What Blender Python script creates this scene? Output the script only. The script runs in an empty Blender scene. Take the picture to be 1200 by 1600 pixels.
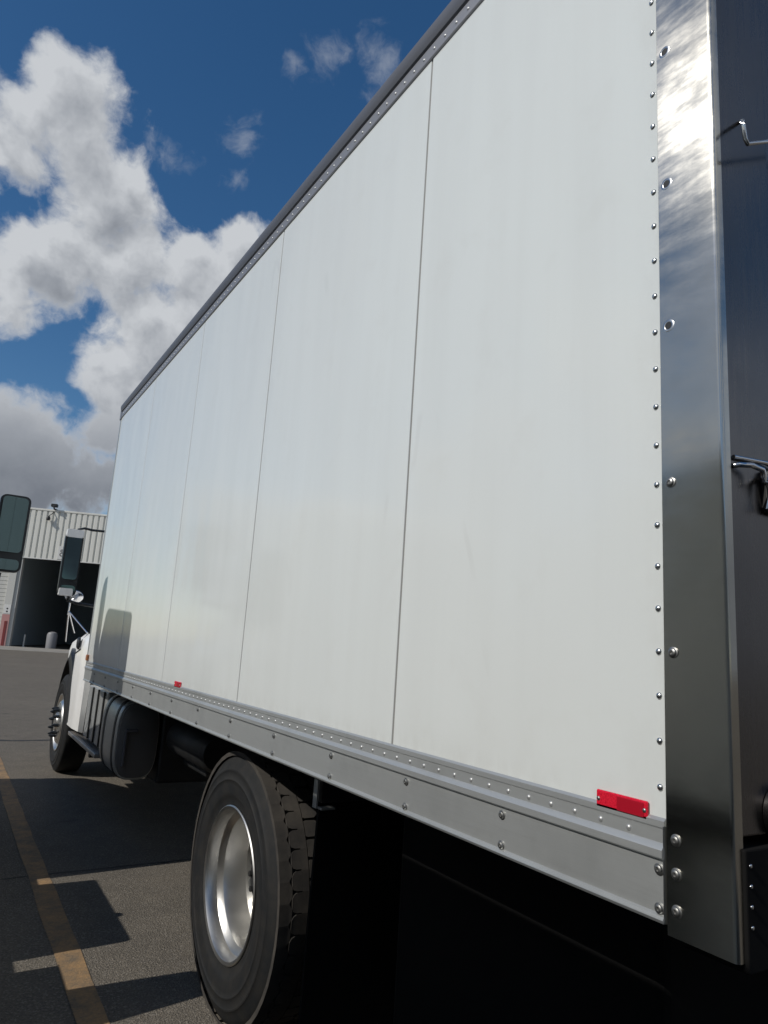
import bpy, bmesh, math, random
from mathutils import Vector, Matrix
random.seed(7)
SC = bpy.context.scene
COL = SC.collection
PI = math.pi
H = 1.51                                   # eye height

# ------------------------------------------------------------------ camera
cam = bpy.data.objects.new('camera', bpy.data.cameras.new('camera'))
COL.objects.link(cam)
cx = Vector((0.84929, -0.52403, 0.06393))
cy = Vector((-0.15484, -0.13149, 0.97915))
cz = -Vector((0.50470, 0.84149, 0.19281))
cam.matrix_world = Matrix((
    (cx.x, cy.x, cz.x, 0), (cx.y, cy.y, cz.y, 0), (cx.z, cy.z, cz.z, H), (0, 0, 0, 1)))
cam.data.sensor_fit = 'VERTICAL'
cam.data.sensor_height = 24
cam.data.lens = 1100.77 / 1600 * 24
cam.data.clip_start = .02
cam.data.clip_end = 2000
SC.camera = cam

# ------------------------------------------------------------------ sun and sky
TOSUN = Vector((-1, -0.08, .81)).normalized()
sun = bpy.data.objects.new('sun', bpy.data.lights.new('sun', 'SUN'))
COL.objects.link(sun)
sun.data.energy = 3.6
sun.data.angle = math.radians(.53)
sun.data.color = (1, .955, .89)
sun.rotation_euler = TOSUN.to_track_quat('Z', 'Y').to_euler()
sun.location = (-20, -5, 30)

W = bpy.data.worlds.new('World'); SC.world = W; W.use_nodes = True
nt = W.node_tree; nt.nodes.clear()
def wn(t, **k):
    n = nt.nodes.new(t)
    for a, b in k.items(): setattr(n, a, b)
    return n
def wl(a, b): nt.links.new(a, b)
def wmath(op, a, b=None, c=None, clamp=False):
    n = wn('ShaderNodeMath', operation=op); n.use_clamp = clamp
    for i, v in enumerate((a, b, c)):
        if v is None: continue
        if isinstance(v, (int, float)): n.inputs[i].default_value = v
        else: wl(v, n.inputs[i])
    return n.outputs[0]
sky = wn('ShaderNodeTexSky', sky_type='NISHITA')
sky.sun_disc = False
sky.sun_elevation = math.asin(TOSUN.z)
sky.sun_rotation = math.atan2(TOSUN.x, TOSUN.y)
sky.air_density = 1.0; sky.dust_density = .35; sky.ozone_density = 2.5
hs = wn('ShaderNodeHueSaturation'); hs.inputs['Saturation'].default_value = 1.27
hs.inputs['Value'].default_value = 1.12
wl(sky.outputs[0], hs.inputs['Color'])
tc = wn('ShaderNodeTexCoord')
nrm = wn('ShaderNodeVectorMath', operation='NORMALIZE'); wl(tc.outputs['Generated'], nrm.inputs[0])
D0 = nrm.outputs[0]
def noise(scale, detail, rough, vec=D0, lac=2.0):
    n = wn('ShaderNodeTexNoise'); n.inputs['Scale'].default_value = scale
    n.inputs['Detail'].default_value = detail; n.inputs['Roughness'].default_value = rough
    n.inputs['Lacunarity'].default_value = lac
    wl(vec, n.inputs['Vector']); return n
def warp(vec, scale, amt, detail=3):
    n = noise(scale, detail, .55, vec)
    s = wn('ShaderNodeVectorMath', operation='SUBTRACT'); wl(n.outputs['Color'], s.inputs[0]); s.inputs[1].default_value = (.5, .5, .5)
    m = wn('ShaderNodeVectorMath', operation='SCALE'); wl(s.outputs[0], m.inputs[0]); m.inputs['Scale'].default_value = amt
    a = wn('ShaderNodeVectorMath', operation='ADD'); wl(vec, a.inputs[0]); wl(m.outputs[0], a.inputs[1])
    return a.outputs[0]
# heaps of cloud: direction (x, y, z) and angular radius
HEAPS = [(0.025, 0.803, 0.596, 0.051), (0.055, 0.819, 0.571, 0.06), (0.002, 0.824, 0.566, 0.04), (-0.01, 0.85, 0.527, 0.051), (0.085, 0.847, 0.525, 0.063), (0.107, 0.828, 0.55, 0.033), (0.075, 0.887, 0.455, 0.068), (0.025, 0.901, 0.434, 0.055), (0.008, 0.919, 0.394, 0.044), (0.131, 0.881, 0.455, 0.067), (0.191, 0.865, 0.464, 0.048), (0.169, 0.906, 0.388, 0.078), (0.127, 0.929, 0.348, 0.056), (0.227, 0.858, 0.46, 0.049), (0.26, 0.827, 0.499, 0.045), (0.227, 0.888, 0.399, 0.076), (0.159, 0.939, 0.306, 0.066), (0.065, 0.971, 0.232, 0.066), (0.13, 0.971, 0.202, 0.073), (0.023, 0.974, 0.224, 0.068), (0.032, 0.985, 0.17, 0.068), (0.138, 0.953, 0.27, 0.049), (-0.065, 0.856, 0.513, 0.059), (-0.047, 0.916, 0.399, 0.056), (0.302, 0.84, 0.45, 0.076)]
WISPS = [(0.22, 0.762, 0.609, 0.025), (0.149, 0.803, 0.577, 0.025), (0.223, 0.793, 0.567, 0.018), (0.343, 0.64, 0.688, 0.036), (0.284, 0.668, 0.687, 0.026), (0.249, 0.69, 0.68, 0.016), (0.119, 0.809, 0.576, 0.022)]
def field(blobs, vec, smooth):
    acc = None
    for x, y, z, r in blobs:
        d = wn('ShaderNodeVectorMath', operation='DISTANCE'); wl(vec, d.inputs[0])
        d.inputs[1].default_value = Vector((x, y, z)).normalized()
        v = wmath('MULTIPLY_ADD', d.outputs['Value'], -1 / r, 1.0)      # 1 at centre, 0 at rim
        acc = v if acc is None else wmath('SMOOTH_MAX', acc, v, smooth)
    return acc
def smooth(v, a, b):
    m = wn('ShaderNodeMapRange', interpolation_type='SMOOTHSTEP'); wl(v, m.inputs['Value'])
    m.inputs['From Min'].default_value = a; m.inputs['From Max'].default_value = b
    return m.outputs[0]
def density(vec, fine):
    """cloud thickness along a direction: the heaps in view plus broken cloud over the rest of the sky"""
    dw = warp(vec, 8, .11, 4)
    heap = field(HEAPS, dw, .25)
    nA = noise(10, 9 if fine else 5, .58, vec).outputs['Fac']
    nB = noise(27, 8 if fine else 3, .62, dw).outputs['Fac']
    nG = noise(3.1, 6, .56, vec).outputs['Fac']
    gd = wn('ShaderNodeVectorMath', operation='DISTANCE'); wl(vec, gd.inputs[0]); gd.inputs[1].default_value = Vector((.19, .77, .60)).normalized()
    clear = wmath('MULTIPLY_ADD', gd.outputs['Value'], 1.9, -.75, True)
    sp = wn('ShaderNodeSeparateXYZ'); wl(vec, sp.inputs[0])
    low = wmath('SUBTRACT', 1.0, wmath('ABSOLUTE', sp.outputs['Z']))
    gen = wmath('ADD', wmath('MULTIPLY', wmath('SUBTRACT', nG, .485), 7.0), wmath('MULTIPLY_ADD', low, 1.2, -.75))
    gen = wmath('SUBTRACT', wmath('ADD', gen, wmath('MULTIPLY_ADD', nA, 1.6, -.8)), wmath('MULTIPLY', wmath('SUBTRACT', 1.0, clear), 3.0))
    hp = wmath('ADD', heap, wmath('MULTIPLY_ADD', nA, 2.0, -1.0))
    hp = wmath('ADD', hp, wmath('MULTIPLY_ADD', nB, 1.0, -.50))
    return wmath('MAXIMUM', hp, gen), nA, nB, sp
body, nA, nB, sepd = density(D0, True)
off = wn('ShaderNodeVectorMath', operation='ADD'); wl(D0, off.inputs[0]); off.inputs[1].default_value = Vector((-.45, -.1, .9)).normalized() * .028
body2 = density(off.outputs[0], False)[0]
wisp = field(WISPS, warp(D0, 16, .075, 5), .1)
mask = smooth(body, -.18, .42)
wv = wmath('ADD', wisp, wmath('MULTIPLY_ADD', nB, 3.2, -1.7))
wm = wmath('MULTIPLY', smooth(wv, -.2, 1.5), .34)
# sunlit upper sides, grey undersides and hearts, grey low bank
rel = wmath('SUBTRACT', body2, body)
shade = wmath('ADD', wmath('MULTIPLY_ADD', rel, .62, .18), wmath('MULTIPLY', smooth(body, .3, 1.5), .42), None, True)
lowd = smooth(sepd.outputs['Z'], .36, .13)
shade = wmath('MAXIMUM', shade, wmath('MULTIPLY', lowd, wmath('MULTIPLY_ADD', nA, 1.1, .38)), None, True)
shade = wmath('MULTIPLY', shade, smooth(body, -.1, .5))
cr = wn('ShaderNodeValToRGB'); wl(shade, cr.inputs[0])
e = cr.color_ramp.elements
e[0].position = 0; e[0].color = (7.6, 7.9, 8.3, 1)
e[1].position = 1; e[1].color = (2.35, 2.6, 3.05, 1)
m_ = cr.color_ramp.elements.new(.5); m_.color = (4.2, 4.5, 5.0, 1)
mx = wn('ShaderNodeMix', data_type='RGBA'); wl(wmath('MAXIMUM', mask, wm), mx.inputs[0])
wl(hs.outputs[0], mx.inputs[6]); wl(cr.outputs[0], mx.inputs[7])
bg = wn('ShaderNodeBackground'); bg.inputs['Strength'].default_value = .075
wl(mx.outputs[2], bg.inputs['Color'])
wo = wn('ShaderNodeOutputWorld'); wl(bg.outputs[0], wo.inputs[0])

SC.view_settings.view_transform = 'Standard'
SC.view_settings.look = 'None'
SC.view_settings.exposure = 0
SC.view_settings.gamma = 1
SC.view_settings.use_curve_mapping = False

# ------------------------------------------------------------------ helpers
def tag(o, label=None, cat=None, group=None, kind=None):
    if label: o['label'] = label
    if cat: o['category'] = cat
    if group: o['group'] = group
    if kind: o['kind'] = kind
    return o
def empty(name, loc, label, cat, group=None, rz=0):
    o = bpy.data.objects.new(name, None); COL.objects.link(o)
    o.location = loc; o.rotation_euler.z = rz; o.empty_display_size = .2
    return tag(o, label, cat, group)
def link(name, me, parent=None, loc=None, rot=None, kind=None):
    o = bpy.data.objects.new(name, me); COL.objects.link(o)
    if parent is not None: o.parent = parent
    if loc is not None: o.location = loc
    if rot is not None: o.rotation_euler = rot
    if kind: o['kind'] = kind
    return o
def mesh(name, bm, mat, smooth=False, ang=None):
    me = bpy.data.meshes.new(name)
    bmesh.ops.recalc_face_normals(bm, faces=bm.faces)
    bm.to_mesh(me); bm.free()
    me.materials.append(mat)
    if smooth:
        me.polygons.foreach_set('use_smooth', [True] * len(me.polygons))
        if ang: me.set_sharp_from_angle(angle=math.radians(ang))
    return me
def obj(name, bm, mat, parent=None, smooth=False, ang=None, kind=None, label=None):
    o = link(name, mesh(name, bm, mat, smooth, ang), parent, kind=kind)
    if label: o['label'] = label
    return o
def B(): return bmesh.new()
def box(bm, x0, x1, y0, y1, z0, z1, bev=0, seg=2):
    r = bmesh.ops.create_cube(bm, size=1)
    vs = r['verts']
    for v in vs:
        v.co = Vector(((x0 + x1) / 2 + v.co.x * (x1 - x0), (y0 + y1) / 2 + v.co.y * (y1 - y0), (z0 + z1) / 2 + v.co.z * (z1 - z0)))
    if bev:
        es = {e for v in vs for e in v.link_edges}
        bmesh.ops.bevel(bm, geom=list(es), offset=bev, segments=seg, affect='EDGES', profile=.5)
    return vs
def prism(bm, pts, axis, a, b):
    """extrude a closed 2-D outline along an axis ('x': pts=(y,z), 'y': pts=(x,z), 'z': pts=(x,y))"""
    def P(p, t):
        return {'x': (t, p[0], p[1]), 'y': (p[0], t, p[1]), 'z': (p[0], p[1], t)}[axis]
    A = [bm.verts.new(P(p, a)) for p in pts]; Bv = [bm.verts.new(P(p, b)) for p in pts]
    n = len(pts)
    for i in range(n): bm.faces.new((A[i], A[(i + 1) % n], Bv[(i + 1) % n], Bv[i]))
    bm.faces.new(A[::-1]); bm.faces.new(Bv)
def tube(bm, pts, r, seg=10, cap=True):
    pts = [Vector(p) for p in pts]; rings = []
    rr = r if isinstance(r, (list, tuple)) else [r] * len(pts)
    for i, p in enumerate(pts):
        d = (pts[min(i + 1, len(pts) - 1)] - pts[max(i - 1, 0)]).normalized()
        u = d.cross(Vector((0, 0, 1)))
        if u.length < .05: u = d.cross(Vector((0, 1, 0)))
        u.normalize(); w = d.cross(u)
        rings.append([bm.verts.new(p + (u * math.cos(2 * PI * k / seg) + w * math.sin(2 * PI * k / seg)) * rr[i]) for k in range(seg)])
    for a, b in zip(rings, rings[1:]):
        for k in range(seg): bm.faces.new((a[k], a[(k + 1) % seg], b[(k + 1) % seg], b[k]))
    if cap: bm.faces.new(rings[0][::-1]); bm.faces.new(rings[-1])
def lathe(bm, prof, seg=48, axis='x', c=(0, 0, 0), closed=False, cap0=True):
    """prof: (t along axis, radius)"""
    rings = []
    for t, r in prof:
        ring = []
        for k in range(seg):
            a = 2 * PI * k / seg; u = r * math.cos(a); v = r * math.sin(a)
            p = {'x': (t, u, v), 'y': (u, t, v), 'z': (u, v, t)}[axis]
            ring.append(bm.verts.new(Vector(p) + Vector(c)))
        rings.append(ring)
    pairs = list(zip(rings, rings[1:]))
    if closed: pairs.append((rings[-1], rings[0]))
    for a, b in pairs:
        for k in range(seg): bm.faces.new((a[k], a[(k + 1) % seg], b[(k + 1) % seg], b[k]))
    if not closed:
        if cap0: bm.faces.new(rings[0][::-1])
        bm.faces.new(rings[-1])
def loft(bm, secs, cap=True, closed=True):
    R = [[bm.verts.new(p) for p in s] for s in secs]
    n = len(R[0])
    for a, b in zip(R, R[1:]):
        for k in range(n if closed else n - 1):
            bm.faces.new((a[k], a[(k + 1) % n], b[(k + 1) % n], b[k]))
    if cap: bm.faces.new(R[0][::-1]); bm.faces.new(R[-1])

# ------------------------------------------------------------------ materials
def mat(name, color, rough=.5, metal=0, spec=.5, coat=0, **kw):
    m = bpy.data.materials.new(name); m.use_nodes = True
    t = m.node_tree; b = t.nodes['Principled BSDF']
    b.inputs['Base Color'].default_value = (*color, 1)
    b.inputs['Roughness'].default_value = rough
    b.inputs['Metallic'].default_value = metal
    b.inputs['Specular IOR Level'].default_value = spec
    b.inputs['Coat Weight'].default_value = coat
    return m
def T(m): return m.node_tree, m.node_tree.nodes['Principled BSDF']
def nd(t, typ, **k):
    n = t.nodes.new(typ)
    for a, b in k.items():
        if a in n.inputs: n.inputs[a].default_value = b
        else: setattr(n, a, b)
    return n
def mapped(t, scale=(1, 1, 1), rot=(0, 0, 0), coord='Object'):
    c = nd(t, 'ShaderNodeTexCoord'); mp = nd(t, 'ShaderNodeMapping')
    mp.inputs['Scale'].default_value = scale; mp.inputs['Rotation'].default_value = rot
    t.links.new(c.outputs[coord], mp.inputs[0]); return mp.outputs[0]
def tnoise(t, vec, scale, detail=5, rough=.55):
    n = nd(t, 'ShaderNodeTexNoise'); n.inputs['Scale'].default_value = scale
    n.inputs['Detail'].default_value = detail; n.inputs['Roughness'].default_value = rough
    t.links.new(vec, n.inputs['Vector']); return n.outputs['Fac']
def ramp(t, fac, stops):
    r = nd(t, 'ShaderNodeValToRGB'); t.links.new(fac, r.inputs[0])
    els = r.color_ramp.elements
    while len(els) < len(stops): els.new(.5)
    for el, (p, c) in zip(els, stops):
        el.position = p; el.color = (*c, 1) if len(c) == 3 else c
    return r.outputs[0]
def mixc(t, fac, a, b, blend='MIX'):
    n = nd(t, 'ShaderNodeMix', data_type='RGBA', blend_type=blend)
    for i, v in ((0, fac), (6, a), (7, b)):
        if isinstance(v, (int, float)): n.inputs[i].default_value = v
        elif isinstance(v, tuple): n.inputs[i].default_value = (*v, 1)
        else: t.links.new(v, n.inputs[i])
    return n.outputs[2]
def mth(t, op, a, b=0., c=0., clamp=False):
    n = nd(t, 'ShaderNodeMath', operation=op); n.use_clamp = clamp
    for i, v in enumerate((a, b, c)):
        if isinstance(v, (int, float)): n.inputs[i].default_value = v
        else: t.links.new(v, n.inputs[i])
    return n.outputs[0]
def bump(t, b, h, strength, dist=.01):
    n = nd(t, 'ShaderNodeBump'); n.inputs['Strength'].default_value = strength
    n.inputs['Distance'].default_value = dist
    t.links.new(h, n.inputs['Height']); t.links.new(n.outputs[0], b.inputs['Normal'])

# white fibreglass side panels: gloss, faint vertical run marks, slow waves
M_panel = mat('white_panel', (.59, .615, .605), .22, spec=.5)
t, b = T(M_panel)
o_ = mapped(t)
st = tnoise(t, mapped(t, (1, 4, .3)), 2.0, 4, .5)
st2 = tnoise(t, mapped(t, (1, 14, .5)), 2.2, 3, .6)
big = tnoise(t, o_, .9, 4)
spk = tnoise(t, o_, 34, 3, .7)
c1 = mixc(t, mth(t, 'MULTIPLY', ramp(t, st, [(.42, (0, 0, 0)), (.72, (1, 1, 1))]), .22), (.572, .602, .592), (.48, .495, .48))
c1 = mixc(t, mth(t, 'MULTIPLY', ramp(t, st2, [(.52, (0, 0, 0)), (.78, (1, 1, 1))]), .05), c1, (.46, .46, .44))
c1 = mixc(t, mth(t, 'MULTIPLY', ramp(t, big, [(.4, (0, 0, 0)), (.65, (1, 1, 1))]), .35), c1, (.555, .575, .56))
c1 = mixc(t, mth(t, 'MULTIPLY', ramp(t, spk, [(.71, (0, 0, 0)), (.76, (1, 1, 1))]), .10), c1, (.40, .39, .36))
# road film rising from the bottom rail
sx = nd(t, 'ShaderNodeSeparateXYZ'); t.links.new(o_, sx.inputs[0])
film = nd(t, 'ShaderNodeMapRange'); t.links.new(mth(t, 'ADD', sx.outputs['Z'], mth(t, 'MULTIPLY', st, .5)), film.inputs['Value'])
film.inputs['From Min'].default_value = 2.1; film.inputs['From Max'].default_value = 1.4
c1 = mixc(t, mth(t, 'MULTIPLY', film.outputs[0], .20), c1, (.53, .54, .525))
# grime along the bottom edge and the rivet line, soft smudges elsewhere
sm = tnoise(t, o_, 5.5, 5, .6); fine = tnoise(t, mapped(t, (1, 1, .4)), 26, 5, .65)
eb = nd(t, 'ShaderNodeMapRange'); t.links.new(sx.outputs['Z'], eb.inputs['Value']); eb.inputs['From Min'].default_value = 1.335; eb.inputs['From Max'].default_value = 1.255
er = nd(t, 'ShaderNodeMapRange'); t.links.new(sx.outputs['Y'], er.inputs['Value']); er.inputs['From Min'].default_value = .885; er.inputs['From Max'].default_value = .82
edge = mth(t, 'MAXIMUM', mth(t, 'POWER', eb.outputs[0], 1.6), mth(t, 'MULTIPLY', er.outputs[0], .5))
gm = mth(t, 'MULTIPLY', edge, ramp(t, fine, [(.36, (0, 0, 0)), (.66, (1, 1, 1))]), clamp=True)
c1 = mixc(t, mth(t, 'MULTIPLY', gm, .20), c1, (.30, .285, .25))
c1 = mixc(t, mth(t, 'MULTIPLY', ramp(t, sm, [(.56, (0, 0, 0)), (.70, (1, 1, 1))]), .14), c1, (.48, .485, .46))
hr = nd(t, 'ShaderNodeTexWave'); hr.inputs['Scale'].default_value = .9; hr.inputs['Distortion'].default_value = 14; hr.inputs['Detail'].default_value = 3; hr.inputs['Detail Scale'].default_value = .6
t.links.new(mapped(t, (1, 2.2, .7), (.6, 0, 0)), hr.inputs['Vector'])
scr = mth(t, 'MULTIPLY', ramp(t, hr.outputs['Fac'], [(.988, (0, 0, 0)), (.998, (1, 1, 1))]), ramp(t, tnoise(t, o_, 2.6, 2), [(.60, (0, 0, 0)), (.66, (1, 1, 1))]))
c1 = mixc(t, mth(t, 'MULTIPLY', scr, .12), c1, (.36, .36, .35))
t.links.new(c1, b.inputs['Base Color'])
t.links.new(mth(t, 'MULTIPLY_ADD', big, .20, .05), b.inputs['Roughness'])
bump(t, b, mth(t, 'ADD', mth(t, 'MULTIPLY', tnoise(t, mapped(t, (1, 1.5, .6)), 1.1, 2), 1.0), mth(t, 'MULTIPLY', tnoise(t, o_, 60, 2), .012)), .6, .02)

M_white = mat('white_paint', (.78, .78, .76), .25, coat=.4)
t, b = T(M_white)
dn = tnoise(t, mapped(t), 3.5, 7, .65)
t.links.new(mixc(t, mth(t, 'MULTIPLY', ramp(t, dn, [(.45, (0, 0, 0)), (.8, (1, 1, 1))]), .35), (.80, .80, .78), (.50, .47, .42)), b.inputs['Base Color'])

def metal(name, col, r0, r1, grain_scale=(60, 1, 60), bstr=.12, aniso=0, dirt=.3, met=1):
    m = mat(name, col, (r0 + r1) / 2, met)
    t, b = T(m)
    g = tnoise(t, mapped(t, grain_scale), 3, 5, .6)
    w = tnoise(t, mapped(t), 5, 6, .6)
    t.links.new(mth(t, 'MULTIPLY_ADD', mth(t, 'ADD', mth(t, 'MULTIPLY', g, .5), mth(t, 'MULTIPLY', w, .5)), (r1 - r0) * 2, r0 * 1.5 - r1 * .5, True), b.inputs['Roughness'])
    dk = tuple(c * .55 for c in col)
    t.links.new(mixc(t, mth(t, 'MULTIPLY', ramp(t, w, [(.45, (0, 0, 0)), (.75, (1, 1, 1))]), dirt), col, dk), b.inputs['Base Color'])
    bump(t, b, mth(t, 'ADD', mth(t, 'MULTIPLY', g, .4), mth(t, 'MULTIPLY', w, 1.0)), bstr, .004)
    if aniso: b.inputs['Anisotropic'].default_value = aniso
    return m
M_alu = metal('brushed_aluminium', (.44, .455, .45), .30, .48, (40, 1.0, 40), .14, dirt=.42, met=.6)
M_toprail = metal('weathered_aluminium', (.27, .275, .29), .38, .55, (40, 1, 40), .1, met=.6)
M_gutter = metal('dark_gutter_metal', (.115, .12, .135), .4, .6, (40, 1, 40), .1, met=.4)
M_post = metal('polished_aluminium', (.50, .485, .44), .125, .18, (7, 7, 1.0), .045, dirt=.35)
# brushed finish: the highlight spreads sideways into a band; a few fine scratches
t, b = T(M_post)
b.inputs['Anisotropic'].default_value = .95
# handling marks and hairline scratches
rl = b.inputs['Roughness'].links[0].from_socket
hz = tnoise(t, mapped(t, (1, 2.5, 9), (.45, 0, 0)), 3.2, 6, .65)
wv_ = nd(t, 'ShaderNodeTexWave'); wv_.inputs['Scale'].default_value = 5; wv_.inputs['Distortion'].default_value = 11; wv_.inputs['Detail'].default_value = 2
t.links.new(mapped(t, (1, 3, .8), (.4, 0, 0)), wv_.inputs['Vector'])
hair = mth(t, 'MULTIPLY', ramp(t, wv_.outputs['Fac'], [(.975, (0, 0, 0)), (.995, (1, 1, 1))]), ramp(t, tnoise(t, mapped(t), 4, 2), [(.52, (0, 0, 0)), (.6, (1, 1, 1))]))
t.links.new(mth(t, 'ADD', mth(t, 'MULTIPLY_ADD', ramp(t, hz, [(.35, (0, 0, 0)), (.7, (1, 1, 1))]), .085, rl), .0), b.inputs['Roughness'])
cl_ = b.inputs['Base Color'].links[0].from_socket
tg = nd(t, 'ShaderNodeTangent', direction_type='RADIAL', axis='Z'); t.links.new(tg.outputs[0], b.inputs['Tangent'])
M_rim = metal('polished_wheel', (.62, .61, .58), .26, .42, (3, 3, 3), .015, dirt=.25)
M_chrome = metal('bright_steel', (.72, .72, .72), .10, .25, (10, 10, 10), .03, dirt=.15)
M_rivet = mat('rivet_alloy', (.55, .56, .56), .28, 1)
M_rivet_d = mat('dull_bolt', (.30, .30, .29), .42, 1)
M_dark = mat('black_painted_steel', (.018, .019, .021), .55)
t, b = T(M_dark)
dd = tnoise(t, mapped(t), 9, 6)
t.links.new(mixc(t, mth(t, 'MULTIPLY', ramp(t, dd, [(.45, (0, 0, 0)), (.75, (1, 1, 1))]), .6), (.008, .009, .010), (.026, .024, .021)), b.inputs['Base Color'])
M_plastic = mat('black_plastic', (.012, .015, .018), .35)
M_glass = mat('mirror_glass', (.08, .115, .125), .03, 1)
M_window = mat('window_glass', (.02, .03, .035), .05, 0, spec=.8)
M_seam = mat('seam_sealant', (.21, .21, .20), .7)
M_rear = metal('dark_stainless', (.17, .16, .155), .2, .36, (30, 30, 2), .1, dirt=.3)
M_rubber = mat('tyre_rubber', (.018, .018, .018), .7, spec=.2)
t, b = T(M_rubber)
rn = tnoise(t, mapped(t), 14, 6, .65)
t.links.new(mixc(t, mth(t, 'MULTIPLY', ramp(t, rn, [(.4, (0, 0, 0)), (.75, (1, 1, 1))]), .8), (.013, .014, .015), (.027, .025, .022)), b.inputs['Base Color'])
bump(t, b, tnoise(t, mapped(t), 160, 3), .25, .002)
M_treadr = mat('dusty_tread', (.05, .046, .04), .85, spec=.2)
t, b = T(M_treadr)
t.links.new(mixc(t, ramp(t, tnoise(t, mapped(t), 9, 6, .65), [(.35, (0, 0, 0)), (.7, (1, 1, 1))]), (.034, .032, .030), (.068, .061, .052)), b.inputs['Base Color'])
M_rubb = mat('flat_black', (.007, .007, .007), .9, spec=.12)  # plain near-black; on the added underbody block it stands in for shade
M_red = mat('red_reflector', (.62, .012, .03), .12, spec=.7)
t, b = T(M_red)
vr = nd(t, 'ShaderNodeTexVoronoi'); vr.inputs['Scale'].default_value = 320; t.links.new(mapped(t), vr.inputs['Vector'])
t.links.new(mixc(t, vr.outputs['Distance'], (.72, .02, .045), (.40, .006, .02)), b.inputs['Base Color'])
M_red2 = mat('red_reflector_dark', (.33, .008, .02), .15, spec=.7)
M_amber = mat('amber_lens', (.30, .11, .04), .35)
M_tread = metal('tread_plate', (.40, .38, .36), .4, .6, (8, 8, 8), .1)

# ground
M_asph = mat('worn_asphalt', (.13, .12, .11), .9, spec=.25)
t, b = T(M_asph)
g0 = mapped(t)
n1 = tnoise(t, g0, .35, 6, .6); n2 = tnoise(t, g0, 4.5, 7, .65); n3 = tnoise(t, g0, 85, 4, .7)
vo = nd(t, 'ShaderNodeTexVoronoi'); vo.inputs['Scale'].default_value = 130; t.links.new(g0, vo.inputs['Vector'])
ca = ramp(t, n1, [(.3, (.115, .100, .080)), (.7, (.19, .165, .130))])
ca = mixc(t, .5, ca, ramp(t, n2, [(.3, (.085, .077, .064)), (.72, (.175, .153, .122))]))
ca = mixc(t, mth(t, 'MULTIPLY', ramp(t, n3, [(.42, (0, 0, 0)), (.62, (1, 1, 1))]), .6), ca, (.055, .052, .047))
vc = nd(t, 'ShaderNodeSeparateColor'); t.links.new(vo.outputs['Color'], vc.inputs[0])
ca = mixc(t, mth(t, 'MULTIPLY', ramp(t, vc.outputs[0], [(.80, (0, 0, 0)), (.92, (1, 1, 1))]), .55), ca, (.25, .225, .19))
spots = ramp(t, tnoise(t, g0, 2.2, 3, .5), [(.66, (0, 0, 0)), (.74, (1, 1, 1))])
ca = mixc(t, mth(t, 'MULTIPLY', spots, .5), ca, (.04, .038, .035))
t.links.new(ca, b.inputs['Base Color'])
bump(t, b, mth(t, 'ADD', mth(t, 'MULTIPLY', n3, .7), mth(t, 'MULTIPLY', vo.outputs['Distance'], .8)), .9, .006)

M_yel = mat('worn_yellow_paint', (.34, .19, .055), .8, spec=.3)
t, b = T(M_yel)
y0 = mapped(t)
wear = ramp(t, mth(t, 'ADD', mth(t, 'MULTIPLY', tnoise(t, y0, 7, 7, .7), .7), mth(t, 'MULTIPLY', tnoise(t, y0, 90, 3, .7), .35)), [(.40, (0, 0, 0)), (.64, (1, 1, 1))])
t.links.new(mixc(t, wear, (.32, .20, .095), (.14, .11, .078)), b.inputs['Base Color'])
bump(t, b, tnoise(t, y0, 90, 4, .7), .7, .005)
M_crack = mat('tar_joint', (.025, .024, .023), .8)
M_conc = mat('concrete_apron', (.27, .26, .24), .9, spec=.25)
t, b = T(M_conc)
t.links.new(ramp(t, tnoise(t, mapped(t), .6, 7, .6), [(.3, (.20, .19, .17)), (.7, (.29, .275, .25))]), b.inputs['Base Color'])

# ------------------------------------------------------------------ ground, paving, marking
bm = B(); box(bm, -450, 450, -300, 600, -.5, 0)
obj('ground', bm, M_asph, kind='structure')
AX = Vector((math.sin(math.radians(109.5)), math.cos(math.radians(109.5)), 0))   # along the facade
AN = Vector((-AX.y, AX.x, 0))                                                     # away from the yard
BO = Vector((4.476, 61.83, 0))
BROT = math.atan2(AX.y, AX.x)
bm = B()
for k in range(14):
    box(bm, -30 + k * 5, -25.03 + k * 5, -9, -.02, 0, .02)
o = obj('concrete_apron', bm, M_conc, kind='structure'); o.location = BO; o.rotation_euler.z = BROT
bm = B()
pl = []
for i in range(90):
    y = -6 + i * .3
    pl.append((y, .677 + random.uniform(-.006, .006), .795 + random.uniform(-.006, .006)))
vs = [(bm.verts.new((a, y, .004)), bm.verts.new((c, y, .004))) for y, a, c in pl]
for p, q in zip(vs, vs[1:]): bm.faces.new((p[0], p[1], q[1], q[0]))
obj('parking_line', bm, M_yel, kind='structure')
def wobble(name, m, x0, x1, y, w, z=.003, slope=0.):
    bm = B(); vs = []; n = int((x1 - x0) / .12)
    for i in range(n + 1):
        x = x0 + (x1 - x0) * i / n; d = random.uniform(-.3, .3) * w; ww = w * random.uniform(.5, 1.2)
        vs.append((bm.verts.new((x, y + slope * (x - x0) + d - ww / 2, z)), bm.verts.new((x, y + slope * (x - x0) + d + ww / 2, z))))
    for p, q in zip(vs, vs[1:]): bm.faces.new((p[0], q[0], q[1], p[1]))
    return obj(name, bm, m, kind='structure')
wobble('paving_joint', M_crack, -8, 14, 11.05, .10)
wobble('paving_joint', M_crack, -4, 5, 4.98, .018, slope=.03)

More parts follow.
